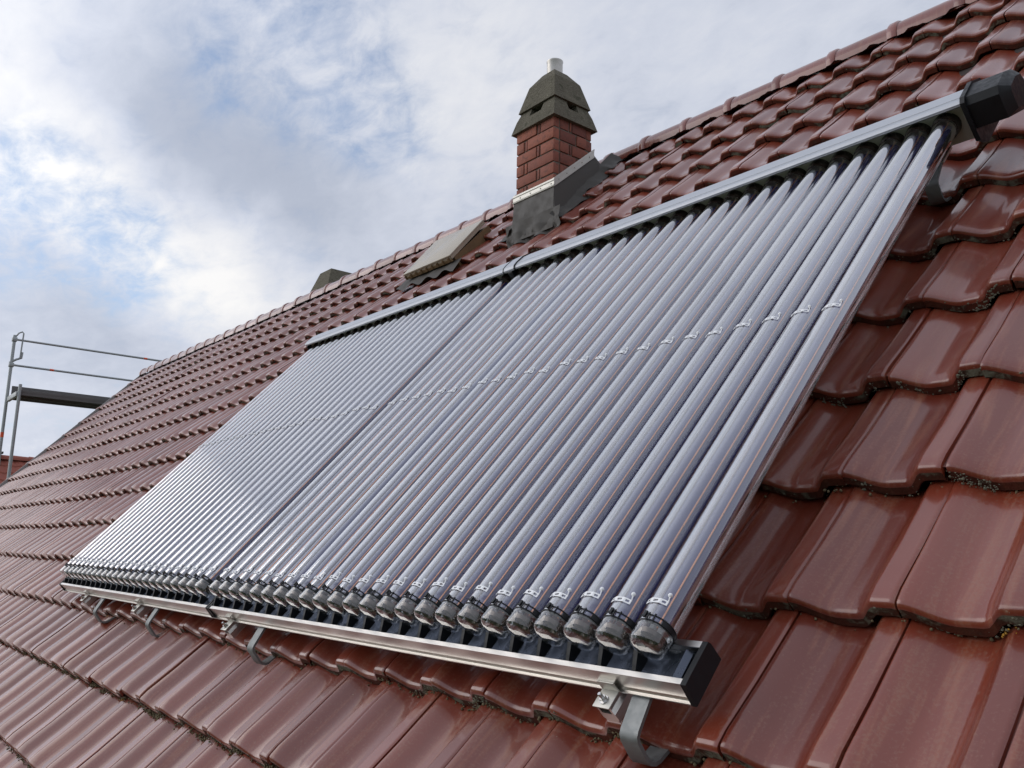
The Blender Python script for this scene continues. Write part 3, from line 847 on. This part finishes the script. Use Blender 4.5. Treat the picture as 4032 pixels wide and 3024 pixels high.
# ------------------------------------------------------------------ brick chimney
cu0, cu1, cy0, cy1 = -3.568, -3.178, 2.088, 2.440
ccx, ccy = (cu0 + cu1) / 2, (cy0 + cy1) / 2
CZ0, CZ1 = 2.20, 2.945
chim = bpy.data.objects.new('brick_chimney', None); COL.objects.link(chim); chim.location = (ccx, ccy, 2.0)
tag(chim, 'red brick chimney with mossy concrete cap and metal flue pipe', 'chimney')
CM_ = Matrix.Translation(chim.location).inverted()
c = MB(); c.box(cu0 + .009, cu1 - .009, cy0 + .009, cy1 - .009, 1.75, CZ1 + .002); obj('mortar_core', c.mesh('mortar_core', M['mortar'], 0), chim, CM_)
bh = 0.0835; nb = 9
patA = [0.215, 0.032, 0.143]; patB = [0.085, 0.034, 0.271]
sA = [0.125, 0.030, 0.197]; sB = [0.215, 0.137]
J = 0.0055
for k in range(nb):
    z1 = CZ1 - k * bh; z0 = z1 - bh
    # front and rear faces own the corners on alternate courses
    fr_p = patA if k % 2 == 0 else patB
    tot = sum(fr_p); x = cu0
    for L_ in fr_p:
        L2 = L_ * (cu1 - cu0) / tot
        for yy, dirn in ((cy0, 1), (cy1, -1)):
            jt = rng.normal(0, .0024)
            b = MB(); ya, yb2 = sorted((yy + jt * dirn, yy + dirn * .05))
            b.cbox(x + J, x + L2 - J, ya, yb2, z0 + J, z1 - J, .0025)
            obj('brick', b.mesh('brick', M['brick'], 30), chim, CM_)
        x += L2
    sd = sA if k % 2 == 0 else sB
    tot = sum(sd); y_ = cy0 + .052
    for L_ in sd:
        L2 = L_ * (cy1 - cy0 - .104) / tot
        for xx, dirn in ((cu0, 1), (cu1, -1)):
            jt = rng.normal(0, .0024); b = MB(); xa, xb = sorted((xx + jt * dirn, xx + dirn * .05))
            b.cbox(xa, xb, y_ + J, y_ + L2 - J, z0 + J, z1 - J, .0025)
            obj('brick', b.mesh('brick', M['brick'], 30), chim, CM_)
        y_ += L2
# concrete cap: flared base, four corner piers, hood
hx, hy = (cu1 - cu0) / 2, (cy1 - cy0) / 2
cc = (ccx, ccy)
b = MB(); b.frustum(cc, (hx + .028, hy + .028), CZ1 - .012, cc, (hx + .002, hy + .002), CZ1 + .085); cb = obj('cap_base', b.mesh('cap_base', M['concrete'], 0), chim, CM_)
for sx in (-1, 1):
    for sy in (-1, 1):
        b = MB(); px, py = ccx + sx * (hx - .066), ccy + sy * (hy - .064)
        b.frustum((px, py), (.068, .066), CZ1 + .0852, (px - sx * .012, py - sy * .012), (.055, .053), CZ1 + .150)
        obj('corner_pier', b.mesh('corner_pier', M['concrete'], 0), cb)
b = MB(); b.box(ccx - .10, ccx + .10, ccy - .09, ccy + .09, CZ1 + .0853, CZ1 + .15); obj('inner_flue', b.mesh('inner_flue', M['dark'], 0), chim, CM_)
b = MB()
b.frustum(cc, (hx - .006, hy - .006), CZ1 + .1502, cc, (hx - .062, hy - .055), CZ1 + .345)
hood = obj('cap_hood', b.mesh('cap_hood', M['concrete'], 0), chim, CM_)
b = MB(); b.frustum(cc, (hx - .0622, hy - .0552), CZ1 + .3452, cc, (.062, .060), CZ1 + .435); obj('cap_top', b.mesh('cap_top', M['concrete'], 0), hood)
b = MB(); b.lathe([(CZ1 + .40, .056), (CZ1 + .525, .056), (CZ1 + .530, .059), (CZ1 + .538, .059), (CZ1 + .538, .052), (CZ1 + .42, .052)], 24, 'z', (ccx, ccy, 0)); obj('flue_pipe', b.mesh('flue_pipe', M['flue'], 40), chim, CM_)
# dark flashing apron round the foot of the chimney, dressed over the tiles
def tile_n(u, v):
    r = math.floor((v + 0.005) / GAUGE); r = max(ROW0, min(ROW1, r))
    t = (v - (r * GAUGE + DV.get(r, -.01))) / GAUGE
    x = ((u - (0.043 - 0.0088 * r)) / TW) % 1.0
    return tile_prof(x) - 0.0415 * max(0.0, t)


fl = MB()
def patch(f, nu, nv):
    b0 = len(fl.v)
    for i in range(nu + 1):
        for j in range(nv + 1): fl.addv([f(i / nu, j / nv)])
    for i in range(nu):
        for j in range(nv): q = b0 + i * (nv + 1) + j; fl.face([q, q + nv + 1, q + nv + 2, q + 1])
def side(x_in, x_out, va, vb):
    def f(a, b):
        v = va + (vb - va) * a; wob = .012 * sin(v * 31) + .006 * sin(v * 67)
        u = x_in + (x_out - x_in + wob * (1 if x_out > x_in else -1)) * b
        hi = .050; lo = tile_n(u, v) + .006 + .004 * sin(v * 47)
        return (u, v, hi * (1 - b) ** 1.6 + lo * (1 - (1 - b) ** 1.6))
    return f
def front(a, b):
    u = cu0 - .075 + (cu1 - cu0 + .165) * a; v = 3.066 + (2.958 - 3.066 + .007 * sin(u * 29) + .003 * sin(u * 63)) * b
    lo = tile_n(u, v) + .006
    return (u, v, .066 * (1 - b) ** 1.5 + lo * (1 - (1 - b) ** 1.5))
patch(side(cu1 + .012, cu1 + .095, 3.02, 3.86), 40, 7)
patch(side(cu0 - .012, cu0 - .17, 3.02, 3.86), 40, 9)
patch(front, 40, 7)
obj('flashing_apron', fl.mesh('flashing_apron', M['lead'], 60), chim, CM_ @ ROOF)
# upstands: front and both sides
RZ = lambda y: (y / cos(PITCH)) * sin(PITCH)          # height of the tile plane above a point of the plan
up = MB()
zf = RZ(cy0)
up.hexa([(cu0 - .014, cy0 - .018, zf - .06), (cu1 + .014, cy0 - .018, zf - .06), (cu1 + .012, cy0 + .01, zf - .05), (cu0 - .012, cy0 + .01, zf - .05), (cu0 - .010, cy0 - .007, 2.44), (cu1 + .010, cy0 - .007, 2.435), (cu1 + .006, cy0 + .01, 2.435), (cu0 - .006, cy0 + .01, 2.44)])
for xs_, sg in ((cu1, 1), (cu0, -1)):
    y1_ = cy1 + .08
    A = [(xs_ + sg * .030, cy0 - .016, RZ(cy0) - .03), (xs_ + sg * .030, y1_, RZ(y1_) - .02), (xs_ + sg * .007, y1_, RZ(y1_) + .06), (xs_ + sg * .007, cy1 + .012, 2.765), (xs_ + sg * .007, cy0 - .004, 2.43)]
    B_ = [(xs_ - sg * .003, p[1], p[2]) for p in A]
    q = up.addv(A + B_)
    for f in ((0, 1, 2, 3, 4), (9, 8, 7, 6, 5), (0, 5, 6, 1), (1, 6, 7, 2), (2, 7, 8, 3), (3, 8, 9, 4), (4, 9, 5, 0)): up.face([q + i for i in f])
obj('flashing_upstand', up.mesh('flashing_upstand', M['lead'], 0), chim, CM_)
# bright cover strips with screws
st = MB(); st.prism([(cy0 - .0135, 2.425), (cy0 - .016, 2.432), (cy0 - .011, 2.438), (cy0 - .011, 2.462), (cy0 - .014, 2.468), (cy0 - .011, 2.482), (cy0 - .002, 2.486), (cy0 - .002, 2.425)], cu0 - .016, cu1 + .016, 'x')
for k in range(4):
    xx = cu0 + .06 + k * .105; st.lathe([(-.004, .0001), (-.004, .004), (0, .005)], 8, 'y', (xx, cy0 - .012, 2.450))
obj('cover_strip', st.mesh('cover_strip', M['strip'], 25), chim, CM_)
for xs_, sg in ((cu1, 1), (cu0, -1)):
    st = MB()
    y0_, y1_, za, zb2 = cy0 - .006, cy1 + .012, 2.425, 2.745
    for (o0, o1, w0) in ((0, .012, .016), (.012, .045, .011), (.045, .062, .014)):
        st.hexa([(xs_ + sg * .002, y0_, za + o0), (xs_ + sg * w0, y0_, za + o0), (xs_ + sg * w0, y1_, zb2 + o0), (xs_ + sg * .002, y1_, zb2 + o0), (xs_ + sg * .002, y0_, za + o1), (xs_ + sg * w0, y0_, za + o1), (xs_ + sg * w0, y1_, zb2 + o1), (xs_ + sg * .002, y1_, zb2 + o1)])
    for k in range(5):
        t = .12 + k * .19; st.lathe([(0, .005), (sg * .004, .004), (sg * .004, .0001)], 8, 'x', (xs_ + sg * .011, y0_ + (y1_ - y0_) * t, za + (zb2 - za) * t + .028))
    obj('cover_strip', st.mesh('cover_strip', M['strip'], 25), chim, CM_)

# ------------------------------------------------------------------ roof hatch
hat = bpy.data.objects.new('roof_hatch', None); COL.objects.link(hat); hat.matrix_world = ROOF @ T(-4.50, 2.98, 0)
tag(hat, 'cream roof exit hatch propped on a brown frame just below the ridge', 'hatch')
f = MB()
for (x0, x1, y0, y1) in ((-.31, -.28, 0, .45), (.28, .31, 0, .45), (-.28, .28, 0, .035), (-.28, .28, .415, .45)):
    f.box(x0, x1, y0, y1, -.06, .040)
obj('frame', f.mesh('frame', M['hframe'], 0), hat)
i_ = MB(); i_.box(-.275, .275, .04, .41, -.06, -.01); obj('opening', i_.mesh('opening', M['dark'], 0), hat)
LIDM = T(0, -.03, .048) @ Matrix.Rotation(radians(3.4), 4, 'X')
l_ = MB(); l_.cbox(-.315, .315, 0, .47, .012, .026, .005)
for (x0, x1, y0, y1) in ((-.313, -.303, .006, .464), (.303, .313, .006, .464), (-.303, .303, .004, .014), (-.303, .303, .456, .466)):
    l_.box(x0, x1, y0, y1, -.010, .014)
lid = obj('lid', l_.mesh('lid', M['hatch'], 30), hat, LIDM)
rb = MB()
for k in range(9): rb.box(-.30 + k * .072, -.292 + k * .072, -.012, .003, -.022, .008)
rb.box(-.31, .31, -.004, .004, -.026, -.006)
obj('rim', rb.mesh('rim', M['hframe'], 0), lid)
sk = MB()
for i in range(31):
    u = -.38 + .76 * i / 30; sk.addv([(u, -.13 + .012 * sin(u * 29), -.002 + .012 * sin(2 * pi * u / TW)), (u, .005, .012)])
for i in range(30): sk.face([2 * i, 2 * i + 2, 2 * i + 3, 2 * i + 1])
obj('apron', sk.mesh('apron', M['lead'], 60), hat)

# ------------------------------------------------------------------ concrete chimney behind the ridge
ch2 = bpy.data.objects.new('concrete_chimney', None); COL.objects.link(ch2); ch2.location = (-9.0, 3.6, 1.5)
tag(ch2, 'grey concrete chimney top peeping over the ridge beyond the hatch', 'chimney')
M2 = Matrix.Translation(ch2.location).inverted()
c2 = (-9.02, 3.63)
b = MB(); b.frustum(c2, (.30, .33), 1.6, c2, (.27, .30), 3.18); obj('shaft', b.mesh('shaft', M['concrete'], 0), ch2, M2)
b = MB(); b.frustum(c2, (.30, .33), 3.1802, c2, (.15, .20), 3.575); obj('cap', b.mesh('cap', M['concrete'], 0), ch2, M2)
b = MB(); b.frustum(c2, (.11, .15), 3.54, c2, (.11, .15), 3.580); obj('flue_opening', b.mesh('flue_opening', M['dark'], 0), ch2, M2)

# ------------------------------------------------------------------ scaffold beyond the gable
sc = bpy.data.objects.new('scaffold', None); COL.objects.link(sc); sc.location = (-14.5, 2.4, GZ)
tag(sc, 'galvanised tube scaffold with guard rails and plank deck beyond the far gable', 'scaffold')
SM = Matrix.Translation(sc.location).inverted()
XO, XI = -14.86, -14.14
YF, YB = 0.965, 4.05
pt = []
for (x, y, zt) in ((XO, YF, 3.36), (XI, YF + .045, 2.46), (XO, YB, 3.36), (XI, YB, 2.46)):
    b = MB(); b.tube([(x, y, GZ), (x, y, zt)], .0245, 12); pt.append(obj('post', b.mesh('post', M['scaff'], 40), sc, SM))
    b = MB(); b.cbox(x - .08, x + .08, y - .08, y + .08, GZ, GZ + .012, .002); obj('foot_plate', b.mesh('foot_plate', M['scaff'], 0), sc, SM)
for z in (3.285, 2.865):
    b = MB(); b.tube([(XO + .03, YF - .02, z), (XO + .03, YB + .05, z)], .017, 10); gr = obj('guard_rail', b.mesh('guard_rail', M['scaff'], 40), sc, SM)
    for yy in ((3.0,) if z > 3 else (1.55, 3.3)):
        b = MB(); b.tube([(XO + .03, yy - .03, z), (XO + .03, yy + .03, z)], .0182, 10); obj('orange_band', b.mesh('orange_band', M['orange'], 40), gr)
    b = MB(); b.cbox(XO - .03, XO + .045, YF - .035, YF + .035, z - .03, z + .035, .004); obj('coupler', b.mesh('coupler', M['scaff'], 30), gr)
b = MB(); b.tube([(XO, YF, 1.70), (XO, YF, 1.78)], .0258, 12); obj('orange_band', b.mesh('orange_band', M['orange'], 40), pt[0])
# loop on the top of the outer post and the swan-neck bracket
b = MB(); b.tube([(XO, YF + .01, 3.33), (XO + .02, YF + .05, 3.40), (XO + .03, YF + .095, 3.425), (XO + .04, YF + .115, 3.40), (XO + .04, YF + .105, 3.0), (XO + .03, YF + .06, 2.955)], .012, 8); obj('top_loop', b.mesh('top_loop', M['scaff'], 40), sc, SM)
b = MB(); b.tube([(XO, YF - .03, 2.90), (XO + .02, YF + .06, 2.965), (XO + .03, YF + .125, 2.995), (XO + .03, YF + .13, 3.09)], .018, 8); obj('bracket', b.mesh('bracket', M['scaff'], 40), sc, SM)
for y in (YF + .02, YB):
    b = MB(); b.cbox(XO, XI, y - .022, y + .022, 2.27, 2.345, .004); obj('transom', b.mesh('transom', M['scaff'], 30), sc, SM)
    b = MB(); b.tube([(XO, y, 0.35), (XI, y, 0.35)], .022, 10); obj('transom', b.mesh('transom', M['scaff'], 40), sc, SM)
for k in range(2):
    x0 = XO + .04 + k * .33
    b = MB(); b.cbox(x0, x0 + .315, YF + .045, YB + .02, 2.335, 2.385, .004); b.box(x0, x0 + .012, YF + .05, YB + .01, 2.30, 2.336); b.box(x0 + .303, x0 + .315, YF + .05, YB + .01, 2.30, 2.336)
    obj('plank', b.mesh('plank', M['deckp'], 30), sc, SM)
b = MB(); b.cbox(XO - .0, XO + .03, YF + .05, YB, 2.387, 2.53, .003); obj('toe_board', b.mesh('toe_board', M['deckp'], 30), sc, SM)
for z in (-1.9, ):
    b = MB(); b.tube([(XO, YF, z), (XO, YB, z + 2.0)], .02, 10); obj('brace', b.mesh('brace', M['scaff'], 40), sc, SM)
    for k in range(2):
        x0 = XO + .04 + k * .33; b = MB(); b.cbox(x0, x0 + .315, YF, YB, .36, .41, .004); obj('plank', b.mesh('plank', M['deckp'], 30), sc, SM)

# ------------------------------------------------------------------ neighbouring house
nh = bpy.data.objects.new('neighbouring_house', None); COL.objects.link(nh); nh.location = (-34.5, 3.0, GZ)
tag(nh, 'neighbouring house with matt red tiled roof seen past the scaffold', 'house')
NM = Matrix.Translation(nh.location).inverted()
NX, NZ = -34.5, 3.0
b = MB(); b.box(NX - 5.0, NX + 5.0, -6.2, 12.2, GZ, -1.6); obj('wall', b.mesh('wall', M['plaster'], 0), nh, NM)
for yy in (-6.2, 12.0):
    b = MB(); b.prism([(NX - 5.0, -1.6), (NX + 5.0, -1.6), (NX, NZ - .35)], yy, yy + .2, 'y'); obj('gable_wall', b.mesh('gable_wall', M['plaster'], 0), nh, NM)
rf = MB()
for sg in (1, -1):
    rows = 18; run = 5.5; drop = 5.0
    ncol = 19 * 4
    for r in range(rows):
        t0, t1 = r / rows, (r + 1) / rows
        xa, za = NX + sg * run * t0, NZ - drop * t0; xb, zb3 = NX + sg * run * t1, NZ - drop * t1
        m_ = 110
        base = []
        for i in range(m_ + 1):
            y = -6.5 + 19 * i / m_; wv = .02 * (1 if i % 2 else -1)
            base.append(y)
            rf.addv([(xa, y, za + wv - .0), (xb, y, zb3 + wv + .045), (xb, y, zb3 + wv - .01)])
        o0 = len(rf.v) - 3 * (m_ + 1)
        for i in range(m_):
            a = o0 + 3 * i; rf.face([a, a + 1, a + 4, a + 3]); rf.face([a + 1, a + 2, a + 5, a + 4])
nr = obj('roof', rf.mesh('roof', M['ntile'], 0), nh, NM)
for i in range(38):
    b = MB(); y = -6.5 + .5 * i; b.lathe([(0, .16), (.02, .175), (.06, .17), (.5, .15)], 8, 'y', (NX, y, NZ - .03), 0, pi); obj('ridge_tile', b.mesh('ridge_tile', M['ntile'], 40), nr)
b = MB(); b.cbox(NX - .35, NX + .35, 3.30, 4.08, 1.6, 3.14, .02); b.cbox(NX - .40, NX + .40, 3.25, 4.13, 3.14, 3.22, .01); nc = obj('chimney', b.mesh('chimney', M['lead'], 0), nh, NM)
b = MB(); b.lathe([(3.2, .10), (3.46, .09), (3.46, .07), (3.2, .07)], 12, 'z', (NX, 3.83, 0)); obj('pot', b.mesh('pot', M['lead'], 40), nc)
